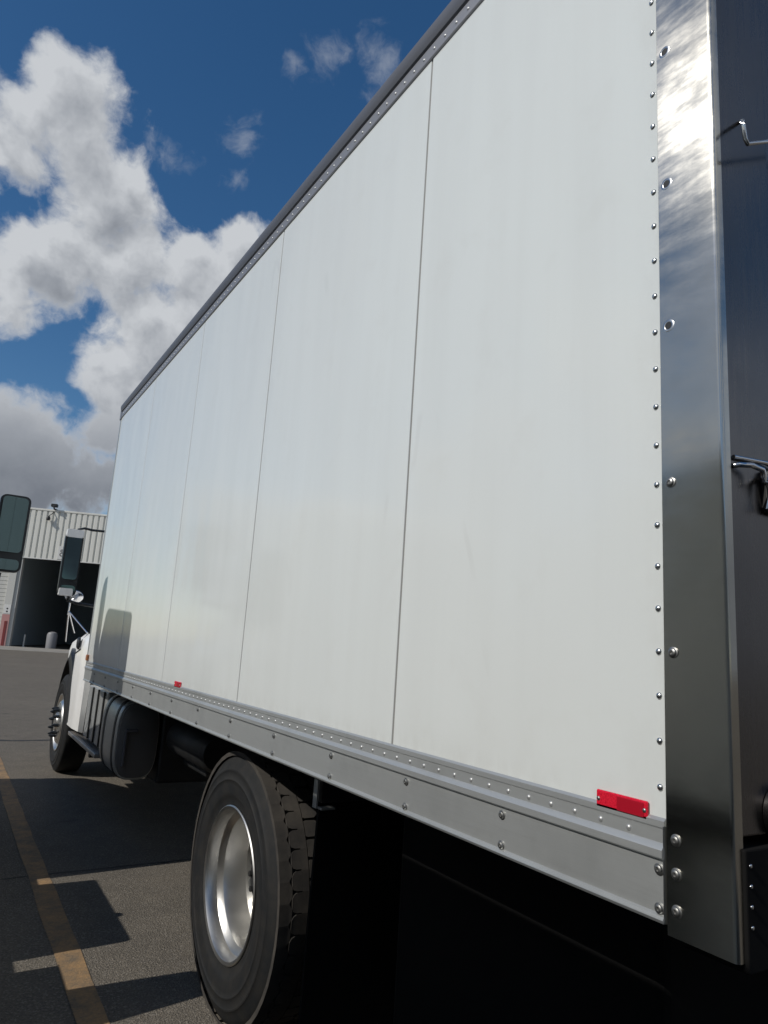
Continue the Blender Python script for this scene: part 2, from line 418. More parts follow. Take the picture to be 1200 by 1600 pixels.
# ------------------------------------------------------------------ shared truck pieces
def rivet_mesh(name, r, h, m, seg=10):
    """dome pointing to -X"""
    bm = B(); rings = []
    for k in range(4):
        a = k / 4 * PI / 2
        rings.append([bm.verts.new((-h * math.sin(a), r * math.cos(a) * math.cos(2 * PI * j / seg), r * math.cos(a) * math.sin(2 * PI * j / seg))) for j in range(seg)])
    tip = bm.verts.new((-h, 0, 0))
    for a, b_ in zip(rings, rings[1:]):
        for j in range(seg): bm.faces.new((a[j], a[(j + 1) % seg], b_[(j + 1) % seg], b_[j]))
    for j in range(seg): bm.faces.new((rings[-1][j], rings[-1][(j + 1) % seg], tip))
    return mesh(name, bm, m, True)
RV = rivet_mesh('rivet', .0062, .0042, M_rivet)
M_rivet_m = mat('matt_rivet', (.46, .465, .46), .42, .7)
RVs = rivet_mesh('small_rivet', .0055, .0033, M_rivet_m)
SCR = rivet_mesh('screw', .0042, .0022, M_rivet_d)
def bolt_mesh():
    bm = B()
    lathe(bm, [(0, .0098), (-.0012, .0098), (-.002, .0078), (-.0048, .0068), (-.0062, .0045), (-.0062, .0034), (-.004, .0026)], 18)
    return mesh('bolt', bm, M_rivet_d, True, 35)
BOLT = bolt_mesh()
def dimple_mesh():
    bm = B()
    lathe(bm, [(.0005, .013), (-.0008, .0100), (-.0003, .0072), (.001, .0058)], 18)
    return mesh('bolt_dimple', bm, M_rivet, True, 50)
DIMP = dimple_mesh()

def tyre(parent, x_out, cy_, cz_, width, side, R=.515, lugs=True, rimr=.292, inner=False):
    """wheel on the X axis; side=-1: outer face towards -X"""
    w = parent
    def P(t, r): return (t if side < 0 else width - t, r)
    prof = [P(.030, rimr - .004), P(.008, rimr + .012), P(.004, rimr + .04), P(-.001, rimr + .046), P(-.004, rimr + .06), P(-.007, .385), P(-.0075, .40), P(-.011, .404), P(-.011, .408), P(-.0075, .412), P(-.005, .440), P(-.007, .443), P(-.006, .449), P(-.002, .452), P(.003, R - .048), P(.012, R - .032), P(.020, R - .014), P(.034, R - .004),
            P(width * .3, R - .001), P(width * .5, R), P(width * .7, R - .001), P(width - .034, R - .004), P(width - .012, R - .032), P(width + .006, .40), P(width - .008, rimr + .01), P(width - .03, rimr - .004)]
    bm = B(); lathe(bm, prof, 96, closed=True)
    ty = link('tyre', mesh('tyre', bm, M_rubber, True, 40), w, (x_out if side < 0 else x_out - width, cy_, cz_))
    if lugs:
        n = 46
        bm = B(); da = 2 * PI / n
        def slab(cols, lo, hi):
            """cols: list of (x, a0, a1); closed block between two radii"""
            L = [[bm.verts.new((x if side < 0 else width - x, lo * math.cos(a), lo * math.sin(a))) for a in (p, q)] for x, p, q in cols]
            U = [[bm.verts.new((x if side < 0 else width - x, hi * math.cos(a), hi * math.sin(a))) for a in (p, q)] for x, p, q in cols]
            for i in range(len(cols) - 1):
                bm.faces.new((U[i][0], U[i][1], U[i + 1][1], U[i + 1][0]))
                for j in (0, 1): bm.faces.new((L[i][j], L[i + 1][j], U[i + 1][j], U[i][j]))
            bm.faces.new((L[0][0], U[0][0], U[0][1], L[0][1])); bm.faces.new((L[-1][0], L[-1][1], U[-1][1], U[-1][0]))
        for k in range(n):
            a = k * da
            sl = da * .985
            # shoulder rib: almost closed, its inner edge steps in and out (zigzag groove)
            slab([(.010, a, a + da), (.050, a, a + da)], R - .010, R + .008)
            slab([(.050, a + da * .05, a + da * .95), (.061, a + da * .28, a + da * .74)], R - .010, R + .0078)
            slab([(width - .012, a, a + sl), (width - .05, a, a + sl), (width - .061, a + da * .30, a + da * .72)], R - .010, R + .008)
            # two centre rows of rounded blocks
            g = da * .10
            slab([(.060, a + da * .80, a + da * 1.22), (.067, a + da * .62, a + da * 1.40), (.078, a + da * .54, a + da * 1.46), (.098, a + da * .53, a + da * 1.47), (.102, a + da * .5, a + da * 1.5), (.128, a + da * .5, a + da * 1.5)], R - .008, R + .010)
            slab([(.132, a + da * .10, a + da * .90), (.138, a + da * .06, a + da * .94), (.180, a + da * .08, a + da * .92), (.194, a + da * .28, a + da * .74)], R - .008, R + .010)
        link('tread_block', mesh('tread_block', bm, M_treadr), w, ty.location, kind='stuff')
    return ty

def dual_wheel(truck, x_out, side, cy_):
    w = link('wheel', None, truck, (0, 0, 0))
    tyre(w, x_out, cy_, .515, .268, side)
    tyre(w, x_out - side * .325, cy_, .515, .268, side)
    s = -side
    bm = B()
    prof = [(.012, .300), (.004, .302), (.000, .297), (.004, .286), (.020, .279), (.055, .276), (.066, .268), (.078, .252), (.100, .245), (.150, .241),
            (.178, .236), (.190, .205), (.190, .150), (.182, .118), (.182, .060)]
    lathe(bm, [(t if side < 0 else -t, r) for t, r in prof], 96, cap0=False)
    link('rim', mesh('rim', bm, M_rim, True, 25), w, (x_out, cy_, .515))
    bm = B()
    lathe(bm, [(s * .184, .112), (s * .150, .100), (s * .142, .09), (s * .140, .04), (s * .140, .01)], 32)
    for k in range(8):
        a = 2 * PI * k / 8
        lathe(bm, [(s * .142, .012), (s * .130, .012), (s * .128, .008)], 6, c=(0, .078 * math.cos(a), .078 * math.sin(a)))
    link('hub', mesh('hub', bm, M_dark, True, 30), w, (x_out, cy_, .515))
    bm = B()
    lathe(bm, [(0, .0), (0, .022), (-.004 if side < 0 else .004, .022), (-.028 if side < 0 else .028, .018), (-.030 if side < 0 else .030, .004)], 6)
    nut = mesh('lug_nut', bm, M_rivet_d, True, 30)
    for k in range(10):
        a = 2 * PI * (k + .35) / 10
        link('lug_nut', nut, w, (x_out + s * .188, cy_ + .1425 * math.cos(a), .515 + .1425 * math.sin(a)))
    return w
def steer_wheel(truck, x_out, side, cy_):
    w = link('wheel', None, truck, (0, 0, 0))
    tyre(w, x_out, cy_, .515, .275, side, lugs=False)
    s = -side
    bm = B()
    prof = [(.010, .298), (.000, .302), (.000, .290), (.022, .270), (.030, .250), (.020, .235), (-.002, .215), (-.012, .190), (-.012, .120), (-.020, .100), (-.035, .09), (-.04, .06), (-.04, .01)]
    lathe(bm, [(t if side < 0 else -t, r) for t, r in prof], 64, cap0=False)
    link('rim', mesh('rim', bm, M_rim, True, 25), w, (x_out, cy_, .515))
    bm = B(); lathe(bm, [(0, .001), (0, .019), (side * .045, .017), (side * .070, .006)], 10)
    nut = mesh('lug_nut', bm, M_plastic, True, 30)
    for k in range(10):
        a = 2 * PI * (k + .2) / 10
        link('lug_nut', nut, w, (x_out + side * .012, cy_ + .1425 * math.cos(a), .515 + .1425 * math.sin(a)))
    # ventilation holes as dark recesses
    bm = B(); lathe(bm, [(0, .001), (0, .020), (side * .002, .020), (side * .0025, .001)], 14)
    hole = mesh('hand_hole', bm, M_dark, True, 30)
    for k in range(10):
        a = 2 * PI * (k + .7) / 10
        link('hand_hole', hole, w, (x_out + side * .009, cy_ + .182 * math.cos(a), .515 + .182 * math.sin(a)))
    return w

def cab(truck, xc, y_back, fx, boxes=True, mh=.33, ztop=2.52, arm=True):
    """conventional cab: centre xc, back wall y_back, wheel outer half width fx. Axle 1.85 m ahead of the back wall"""
    ya = y_back + 1.90
    hw = 1.06
    # cab shell
    bm = B()
    def ring(y0, y1, z, w, r=.12):
        pts = []
        for (cx_, cy_, a0) in ((xc + w - r, y1 - r, 0), (xc - w + r, y1 - r, 90), (xc - w + r, y0 + r * .6, 180), (xc + w - r, y0 + r * .6, 270)):
            rr = r if a0 < 180 else r * .6
            for k in range(5):
                a = math.radians(a0 + k * 22.5); pts.append((cx_ + rr * math.cos(a), cy_ + rr * math.sin(a), z))
        return pts
    secs = [ring(y_back, y_back + 1.42, .62, hw), ring(y_back, y_back + 1.42, 1.65, hw), ring(y_back + .01, y_back + 1.26, 2.05, hw - .02),
            ring(y_back + .02, y_back + 1.06, 2.50, hw - .05), ring(y_back + .03, y_back + 1.00, 2.64, hw - .06), ring(y_back + .06, y_back + .92, 2.68, hw - .16), ring(y_back + .16, y_back + .76, 2.74, hw - .34)]
    loft(bm, secs)
    obj('cab_shell', bm, M_white, truck, True, 40)
    # windscreen, door glass, door, handles
    bm = B()
    prism(bm, [(y_back + 1.418, 1.70), (y_back + 1.272, 2.05), (y_back + 1.10, 2.44), (y_back + 1.125, 2.44), (y_back + 1.297, 2.05), (y_back + 1.443, 1.70)], 'x', xc - .84, xc + .84)
    obj('windscreen', bm, M_window, truck)
    for s in (-1, 1):
        bm = B(); box(bm, *sorted((xc + s * (hw - .01), xc + s * (hw + .012))), y_back + .28, y_back + 1.20, .74, 1.62, .008, 1)
        dr = obj('door', bm, M_white, truck)
        bm = B()
        A = [(y_back + .34, 1.66), (y_back + 1.14, 1.66), (y_back + 1.06, 2.03), (y_back + .96, 2.26), (y_back + .38, 2.28)]
        prism(bm, A, 'x', xc + s * (hw - .075), xc + s * (hw + .004))
        obj('window', bm, M_window, dr)
        bm = B(); box(bm, *sorted((xc + s * (hw + .012), xc + s * (hw + .035))), y_back + .34, y_back + .50, 1.30, 1.34, .006)
        obj('handle', bm, M_plastic, dr)
        # steps and battery box below the door
        by = y_back - (.44 if boxes else -.10)
        bm = B(); box(bm, *sorted((xc + s * .78, xc + s * (fx - .035))), by, y_back + .46, .56, 1.02, .012)
        bb = obj('battery_box', bm, M_alu, truck)
        for j in range(3 if boxes else 1):
            yy = by + .10 + j * .26
            bm = B(); box(bm, *sorted((xc + s * (fx - .034), xc + s * (fx - .022))), yy, yy + .03, .57, 1.015)
            obj('strap', bm, M_dark, bb)
        for zz, o0 in ((.53, .01),):
            bm = B(); box(bm, *sorted((xc + s * .80, xc + s * (fx + o0))), by, y_back + 1.02, zz - .035, zz, .006)
            sp = obj('step', bm, M_tread, truck)
            bm = B()
            for a in range(24):
                for c in range(4):
                    X = xc + s * (.96 + c * .06); Y = y_back + .98 - a * .056 * (1 if boxes else .68)
                    box(bm, X - .014, X + .014, Y - .005, Y + .005, zz, zz + .004)
            obj('tread_bar', bm, M_tread, sp, kind='stuff')
        bm = B(); box(bm, *sorted((xc + s * .95, xc + s * 1.10)), y_back + .2, y_back + .26, .40, .50); obj('step_bracket', bm, M_dark, truck)
    # bonnet with flared wings
    bm = B(); secs = []
    for y, w0, zt in ((y_back + 1.36, .98, 2.02), (y_back + 1.7, .90, 2.02), (y_back + 2.3, .80, 1.94), (y_back + 2.85, .74, 1.78), (y_back + 3.10, .70, 1.68), (y_back + 3.18, .68, 1.45)):
        secs.append([(xc - w0, y, .85), (xc - w0, y, zt - .30), (xc - w0 + .06, y, zt - .12), (xc - w0 + .20, y, zt - .02), (xc, y, zt + .03),
                     (xc + w0 - .20, y, zt - .02), (xc + w0 - .06, y, zt - .12), (xc + w0, y, zt - .30), (xc + w0, y, .85)])
    loft(bm, secs); obj('bonnet', bm, M_white, truck, True, 40)
    bm = B(); box(bm, xc - .52, xc + .52, y_back + 3.18, y_back + 3.215, .72, 1.30, .02)
    gr = obj('grille', bm, M_dark, truck)
    for j in range(7):
        bm = B(); box(bm, xc - .49, xc + .49, y_back + 3.215, y_back + 3.235, .78 + j * .07, .80 + j * .07); obj('grille_bar', bm, M_chrome, gr)
    bm = B()
    prism(bm, [(xc - fx + .24, y_back + 2.85), (xc - fx + .30, y_back + 3.22), (xc - .6, y_back + 3.42), (xc + .6, y_back + 3.42), (xc + fx - .30, y_back + 3.22), (xc + fx - .24, y_back + 2.85), (xc + .7, y_back + 2.9), (xc - .7, y_back + 2.9)], 'z', .42, .72)
    obj('front_bumper', bm, M_chrome, truck)
    for s in (-1, 1):
        # wing: shell over the wheel with an arch
        zc, Ra = .53, .70
        N = 40; secs = []
        y0, y1 = y_back + .62, y_back + 3.12
        for i in range(N + 1):
            y = y0 + (y1 - y0) * i / N
            d = y - ya
            zb = .56
            if y > ya + .55: zb = .62
            if abs(d) < Ra: zb = max(zb, zc + math.sqrt(Ra * Ra - d * d))
            front = max(0, (y - (ya + .25)) / (y1 - ya - .25))
            rear = max(0, 1 - (y - y0) / .25)
            xo = fx + .008 - .26 * front ** 2 - .02 * rear - .075 * min(1, max(0, (y - (ya - .62)) / .5))
            zt = 1.50 - .05 * min(1, max(0, (y - (ya - .5)) / .7)) - .20 * front ** 1.6 - .015 * rear
            zb = min(zb, zt - .11)
            prof = [(xo - .045, zb), (xo, zb + .012), (xo, max(zb + .03, zt - .16)), (xo - .02, zt - .07), (xo - .07, zt - .02), (xo - .16, zt), (.70, zt + .04), (.70, zt - .02), (xo - .17, zt - .05), (xo - .06, zt - .12 if zb < zt - .13 else zb)]
            secs.append([(xc + s * px_, y, pz) for px_, pz in prof])
        bm = B(); loft(bm, secs)
        wg = obj('wing', bm, M_white, truck, True, 50)
        bm = B()
        lathe(bm, [(-.028, .008), (-.028, .035), (-.016, .05), (.0, .05)], 16, c=(0, 0, 0))
        for v in bm.verts: v.co = Vector((xc - s * v.co.x * -1 * -1 if False else xc + s * (fx + .008 - v.co.x), y_back + 1.10 + v.co.y, 1.385 + v.co.z * 1.25))
        obj('side_lamp', bm, M_plastic, wg, True, 35)
        # bonnet shut line
        bm = B()
        pth = [(xc + s * (fx + .008), y_back + .98, 1.33), (xc + s * (fx + .004), y_back + 1.06, 1.40), (xc + s * (fx - .06), y_back + 1.14, 1.475), (xc + s * (fx - .16), y_back + 1.2, 1.503), (xc + s * .72, y_back + 1.36, 1.54)]
        pth = [(xc + s * (fx + .008), ya - .62, 1.28)] + pth
        tube(bm, pth, .008, 6); obj('shut_line', bm, M_plastic, wg)
        bm = B(); sc_ = []
        for a in range(11, 36):
            th = math.radians(a * 5); inn = -.17 * max(0, math.cos(th) + .35) ** 1.2
            sc_.append([(xc + s * (xx + inn), ya + rr_ * math.cos(th), zc + rr_ * math.sin(th)) for xx, rr_ in ((fx - .14, Ra - .03), (fx + .004, Ra - .02), (fx + .016, Ra + .01), (fx + .004, Ra + .085), (fx - .14, Ra + .09))])
        loft(bm, sc_); obj('arch_trim', bm, M_plastic, wg, True, 40)
        bm = B(); secs2 = []
        for a in range(0, 19):
            th = math.radians(a * 10)
            secs2.append([(xc + s * xx, ya + (Ra - .005) * math.cos(th) * (1), zc + (Ra - .005) * math.sin(th)) for xx in (.80, fx - .05)] +
                         [(xc + s * xx, ya + (Ra + .01) * math.cos(th), zc + (Ra + .01) * math.sin(th)) for xx in (fx - .05, .80)])
        secs2 = [q for q in secs2 if q[0][2] < 1.19 or True]
        loft(bm, secs2); obj('wheel_well', bm, M_dark, wg, True, 40)
        bm = B(); box(bm, *sorted((xc + s * .74, xc + s * (fx - .30))), y_back + 2.95, y_back + 3.13, .95, 1.16, .03)
        obj('headlight', bm, M_window, truck)
        steer_wheel(truck, xc + s * (fx - .01), s, ya)
        # door mirror
        mirror(truck, xc, hw, s, y_back + 1.20, mh, ztop, arm)
        fender_mirror(truck, xc, fx, s, ya)
    bm = B(); tube(bm, [(xc - 1, ya, .50), (xc + 1, ya, .50)], .07); obj('front_axle', bm, M_dark, truck, True)

def mirror(truck, xc, hw, s, y, h, ztop, arm):
    xm = xc + s * (hw + (.305 if arm else .335))                          # head centre
    bm = B(); pts = []
    w, r = (.088 if arm else .108), .045
    def rr(w, h, r):
        out = []
        for cx_, cz_, a0 in ((w - r, h - r, 0), (-w + r, h - r, 90), (-w + r, -h + r, 180), (w - r, -h + r, 270)):
            for k in range(5):
                a = math.radians(a0 + 22.5 * k); out.append((cx_ + r * math.cos(a), cz_ + r * math.sin(a)))
        return out
    zc = ztop - h
    loft(bm, [[(xm + px_ * q, y + dy, zc + pz * q2) for px_, pz in rr(w, h, r)] for dy, q, q2 in ((-.028, 1, 1), (.0, 1.02, 1.01), (.07, .97, .97), (.13, .72, .84), (.15, .45, .65))])
    hd = obj('mirror', bm, M_plastic, truck, True, 50)
    gw = w - .018; tl = -s * .16                       # glass turned towards the driver
    gh = h * .72; g2 = h * .17
    def G(px_, dy, pz): return (xm + px_, y - .004 + dy + tl * px_ * 1.0 * -1 * -1, pz)
    bm = B(); loft(bm, [[(xm + px_, y - .030 + dy - s * -.16 * px_ - .16 * gw, zc + h - .018 - gh + pz) for px_, pz in rr(gw, gh, .03)] for dy in (-.004, .004)])
    obj('mirror_glass', bm, M_glass, hd)
    bm = B(); loft(bm, [[(xm + px_, y - .030 + dy - s * -.16 * px_ - .16 * gw, zc - h + .014 + g2 - .01 + pz) for px_, pz in rr(gw, g2 * .8, .03)] for dy in (-.004, .004)])
    obj('convex_glass', bm, M_glass, hd)
    if arm:
        for dz, hh in ((h - .012, .045), (-h + .035, .040)):
            bm = B(); loft(bm, [[(xm + px_ * q * (1 if dz > 0 else .8) - s * (0 if dz > 0 else -.012), y + dy, zc + dz + pz * q) for px_, pz in rr(w * .98, hh, .02)] for dy, q in ((-.056, .95), (-.03, 1.0), (.08, .9), (.12, .6))])
            obj('mirror_cap', bm, M_white, hd, True, 50)
    # arms to the door
    bm = B()
    xd = xc + s * (hw - .03)
    if arm: tube(bm, [(xm - s * .03, y + .03, zc + .31), (xm - s * .03, y + .03, zc + .375), (xm - s * .09, y + .03, zc + .395), (xm - s * .17, y + .02, zc + .385), (xd, y - .02, zc + .385)], .013, 8)
    tube(bm, [(xm - s * .03, y + .03, zc - .31), (xm - s * .03, y + .03, zc - .38), (xm - s * .12, y + .03, zc - .40), (xd, y - .0, zc - .42)], .016, 8)
    obj('mirror_arm', bm, M_plastic, hd, True, 60)
    return hd, xm, zc, rr, y

def fender_mirror(truck, xc, fx, s, ya):
    X = xc + s * (fx + .045); Y = ya + .05
    top = Vector((X - s * -.0, Y, 1.76))
    bm = B()
    for fxx, fy, fz in ((xc + s * (fx - .12), Y - .42, 1.49), (xc + s * (fx - .05), Y + .02, 1.48), (xc + s * (fx - .03), Y + .45, 1.38)):
        tube(bm, [(fxx, fy, fz), (top.x, top.y, top.z - .04)], .0085, 8)
    tube(bm, [(top.x, top.y, top.z - .08), (top.x, top.y, top.z + .06), (top.x - s * .03, top.y, top.z + .10)], .011, 8)
    st_ = obj('mirror_tripod', bm, M_chrome, truck, True, 60)
    bm = B()
    lathe(bm, [(-.006, .010), (-.006, .088), (.0, .098), (.03, .088), (.055, .05), (.06, .01)], 28, 'y')
    for v in bm.verts: v.co = Vector((top.x - s * .035 + v.co.x, top.y + v.co.y, top.z + .13 + v.co.z * .75))
    hd = obj('mirror_head', bm, M_chrome, st_, True, 40)
    return st_

def chassis(truck, xc, y0, y1, zr=.98):
    for s in (-1, 1):
        bm = B()
        prism(bm, [(xc + s * .43, zr), (xc + s * .43, zr - .25), (xc + s * .35, zr - .25), (xc + s * .35, zr - .24), (xc + s * .42, zr - .24), (xc + s * .42, zr - .01), (xc + s * .35, zr - .01), (xc + s * .35, zr)], 'y', y0, y1)
        obj('frame_rail', bm, M_dark, truck)
    y = y0 + .3
    while y < y1:
        bm = B(); box(bm, xc - .42, xc + .42, y, y + .06, zr - .22, zr - .03); obj('cross_member', bm, M_dark, truck); y += .95

# ------------------------------------------------------------------ the white box truck
XB = 1.09; BW = 2.59; XC = XB + BW / 2
Y0, Y1 = .694, 6.62
truck = empty('box_truck', (0, 0, 0), 'large white box truck with riveted smooth side panels and bare metal rails filling the picture', 'box truck')
# side panels
YS = [.800, 1.695, 2.916, 4.137, 5.358, 6.62]
ZB, ZT = 1.257, 3.455
for i in range(5):
    a, c = YS[i] + .0046, YS[i + 1] - .0046
    bm = B(); box(bm, XB, XB + .018, a, c, ZB - .02, ZT + .03, .0015, 1)
    p = obj('side_panel', bm, M_panel, truck)
    if i == 0:
        k = 0; z = 1.310
        while z < 3.44:
            link('rivet', RV, p, (XB, .834, z)); z += .0766; k += 1
for y in YS[1:-1]:
    bm = B(); box(bm, XB + .0028, XB + .016, y - .0045, y + .0045, ZB, ZT); obj('seam_filler', bm, M_seam, truck)
bm = B(); box(bm, XB + .02, XB + .06, .78, 6.58, 1.15, 3.50); box(bm, XB + BW - .06, XB + BW, .70, 6.62, 1.15, 3.5); obj('inner_wall', bm, M_dark, truck)
bm = B(); box(bm, XB + BW, XB + BW + .018, .82, 6.62, 1.257, 3.455, .0015, 1); obj('side_panel', bm, M_white, truck)
# front wall, floor, roof
bm = B(); box(bm, XB + .05, XB + BW - .05, 6.62, 6.70, 1.10, 3.52, .02); obj('front_wall', bm, M_white, truck)
bm = B(); box(bm, XB + .06, XB + BW - .06, .82, 6.62, 1.16, 1.20); obj('floor', bm, M_dark, truck)
bm = B()
y = .9
while y < 6.6: box(bm, XB + .065, XB + BW - .065, y, y + .05, 1.10, 1.158); y += .305
obj('floor_bearer', bm, M_dark, truck, kind='stuff')
bm = B(); box(bm, XB + .04, XB + BW - .04, .70, 6.66, 3.56, 3.58, .004); obj('roof', bm, M_white, truck)
# front corner cap
bm = B(); pts = [(XB + .004, 6.615), (XB - .004, 6.615), (XB - .004, 6.64)] + [(XB + .06 - .064 * math.cos(a), 6.64 + .064 * math.sin(a)) for a in [k * PI / 16 for k in range(1, 9)]] + [(XB + .06, 6.695)]
prism(bm, pts, 'z', 1.10, 3.44); obj('corner_cap', bm, M_alu, truck, True, 40)
bm = B()
prism(bm, [(XB - .010, 6.60), (XB - .010, 6.66), (XB + .02, 6.715), (XB + .09, 6.725), (XB + .09, 6.60)], 'z', 3.445, 3.565)
obj('top_corner_casting', bm, M_toprail, truck)
# top rail: flange with rivets, then a cove
bm = B()
prism(bm, [(XB - .004, 3.452), (XB - .007, 3.456), (XB - .007, 3.503), (XB + .02, 3.503), (XB + .02, 3.452)], 'y', Y0 + .13, 6.60)
tr = obj('top_rail', bm, M_toprail, truck, True, 25)
bm = B()
prism(bm, [(XB - .004, 3.5035), (XB - .014, 3.510), (XB - .020, 3.524), (XB - .024, 3.545), (XB - .020, 3.566), (XB - .008, 3.578), (XB + .05, 3.582), (XB + .05, 3.5035)], 'y', Y0 + .13, 6.60)
obj('rain_gutter', bm, M_gutter, tr, True, 30)
y = .84
while y < 6.55:
    link('rivet', RVs, tr, (XB - .007, y, 3.477)); y += .0597
# bottom rail
bm = B()
prof = [(XB - .002, 1.262), (XB - .007, 1.257), (XB - .007, 1.247), (XB - .005, 1.244), (XB - .005, 1.222), (XB - .010, 1.218), (XB - .014, 1.212), (XB - .014, 1.200), (XB - .011, 1.197),
        (XB - .006, 1.1965), (XB - .006, 1.112), (XB - .011, 1.109), (XB - .013, 1.104), (XB - .011, 1.099), (XB + .03, 1.097), (XB + .03, 1.23)]
prism(bm, prof, 'y', .822, 6.615)
br = obj('bottom_rail', bm, M_alu, truck, True, 18)
y = .897
while y < 6.55:
    link('rivet', RVs, br, (XB - .005, y, 1.2315)); y += .0635
for y in (.833, 1.230, 1.605, 2.029, 2.483, 2.948, 3.40, 3.86, 4.32, 4.78, 5.24, 5.70, 6.16):
    for z in (1.180, 1.119): link('bolt', BOLT, br, (XB - .006, y, z))
# rear corner post, folded round the corner
bm = B()
pp = [(XB + .012, .8185), (XB - .0065, .8185), (XB - .009, .816), (XB - .009, .702)] + [(XB - .009 + .008 * (1 - math.cos(a)), .702 - .008 * math.sin(a)) for a in [k * PI / 12 for k in range(1, 7)]] + [(XB + .012, .694), (XB + .012, .700)]
prism(bm, pp, 'z', 1.085, 3.58)
post = obj('corner_post', bm, M_post, truck, True, 30)
bm = B(); box(bm, XB - .010, XB - .004, .8188, .8225, 1.10, 1.25); obj('weld_bead', bm, M_rivet, post)
for z in (1.234, 1.182, 1.126, 1.539, 1.843): link('bolt', BOLT, post, (XB - .0092, .7975, z))
for z in (2.150, 2.453, 2.760, 3.06, 3.36): 
    bm = B(); lathe(bm, [(-.0002, .001), (-.0002, .0075), (.0004, .0075), (.0004, .001)], 14)
    link('bolt_hole', mesh('bolt_hole', bm, M_dark), post, (XB - .0094, .7975, z))
    link('bolt_dimple', DIMP, post, (XB - .0092, .7975, z))
# rear frame and door
bm = B(); box(bm, XB + .014, XB + .175, .698, .80, 1.26, 3.56, .004); obj('rear_frame', bm, M_rear, truck)
bm = B(); box(bm, XB + .175, XB + BW - .175, .722, .76, 1.26, 3.3, .003); rd = obj('rear_door', bm, M_rear, truck)
bm = B(); box(bm, XB + BW - .175, XB + BW, .698, .80, 1.26, 3.56, .004); obj('rear_frame', bm, M_rear, truck)
bm = B(); box(bm, XB + .175, XB + BW - .175, .698, .80, 3.30, 3.56, .004); obj('rear_frame', bm, M_rear, truck)
# grab rail high on the frame
bm = B(); tube(bm, [(1.176, .699, 2.574), (1.118, .660, 2.520), (1.119, .659, 2.512), (1.126, .660, 2.486), (1.133, .660, 2.479), (1.21, .660, 2.522), (1.5, .660, 2.68), (1.9, .660, 2.72)], .0042, 8)
obj('grab_hook', bm, M_chrome, truck, True, 60)
# door latch with bar
bm = B(); tube(bm, [(1.116, .697, 1.862), (1.117, .688, 1.862), (1.14, .680, 1.864), (1.166, .676, 1.860), (1.172, .676, 1.850), (1.172, .676, 1.838)], .005, 8)
tube(bm, [(1.110, .694, 1.876), (1.20, .690, 1.882), (1.24, .690, 1.876)], .004, 8)
tube(bm, [(1.193, .690, 1.855), (1.190, .680, 1.845), (1.190, .680, 1.795)], .0065, 8)
obj('door_latch', bm, M_chrome, truck, True, 60)
bm = B(); box(bm, 1.198, 1.30, .680, .72, 1.79, 1.87, .01); obj('latch_box', bm, M_dark, truck)
bm = B(); box(bm, XB + .008, XB + BW - .01, .688, .80, 1.07, 1.245, .003)
rb = obj('rear_sill', bm, M_rubb, truck)
bm = B(); lathe(bm, [(-.003, .0015), (-.0025, .0030), (0, .0040)], 8, 'y')
stud = mesh('grip_stud', bm, M_chrome, True)
for cxx in range(14):
    for r_ in range(4):
        link('grip_stud', stud, rb, (1.108 + cxx * .053, .6878, 1.222 - r_ * .029 - (0.002 if cxx % 2 else 0)))
bm = B(); lathe(bm, [(0, .045), (-.012, .045), (-.016, .04), (-.012, .034), (0, .034)], 24, 'y', closed=True)
link('lamp_ring', mesh('lamp_ring', bm, M_rear, True, 40), truck, (1.208, .697, 1.292))
# reflectors
for ya_, zz, nm in ((.913, 1.267, 0), (3.795, 1.267, 1)):
    bm = B(); box(bm, XB - .007, XB - .0005, ya_ - .057, ya_ + .057, zz - .0155, zz + .0155, .002, 1)
    rf = obj('side_reflector', bm, M_red, truck)
    bm = B(); box(bm, XB - .0085, XB - .0068, ya_ - .050, ya_ + .008, zz - .012, zz + .012, .0005, 1); obj('reflector_lens', bm, M_red2, rf)
    for sy in (-.051, .051):
        link('rivet', SCR, rf, (XB - .007, ya_ + sy, zz))
bm = B(); box(bm, XB - .02, XB, 6.545, 6.60, 1.265, 1.315, .006); obj('marker_lamp', bm, M_amber, truck)
chassis(truck, XC, .9, 9.7)
# rear axle and wheels
dual_wheel(truck, 1.172, -1, 3.04); dual_wheel(truck, 2 * XC - 1.172, 1, 3.04)
bm = B(); tube(bm, [(1.5, 3.04, .515), (XC - .3, 3.04, .515), (XC - .2, 3.04, .515), (XC + .2, 3.04, .515), (XC + .3, 3.04, .515), (2 * XC - 1.5, 3.04, .515)], [.07, .07, .20, .20, .07, .07], 20)
obj('rear_axle', bm, M_dark, truck, True, 40)
for s in (-1, 1):
    bm = B(); X = XC + s * .50
    for k in range(5): tube(bm, [(X, 3.04 - .75 + k * .1, .74 - k * .016), (X, 3.04, .62 - k * .016), (X, 3.04 + .75 - k * .1, .74 - k * .016)], .028, 4)
    obj('leaf_spring', bm, M_dark, truck)
    a, c = sorted((XC + s * .62, XC + s * (XC - 1.22)))
    bm = B(); pass
    prism(bm, [(2.345, .97), (2.36, .97), (2.372, .55), (2.38, .10), (2.365, .10), (2.36, .55)], 'x', a, c); obj('mud_flap', bm, M_rubb, truck)
    bm = B(); box(bm, a, c + 0, 2.33, 2.37, .972, 1.05); obj('flap_hanger', bm, M_dark, truck)
bm = B(); box(bm, 1.34, 2.25, 1.02, 2.0, .36, 1.04, .02); obj('underbody_shade_block', bm, M_rubb, truck)  # black block added to keep the space behind the wheel dark
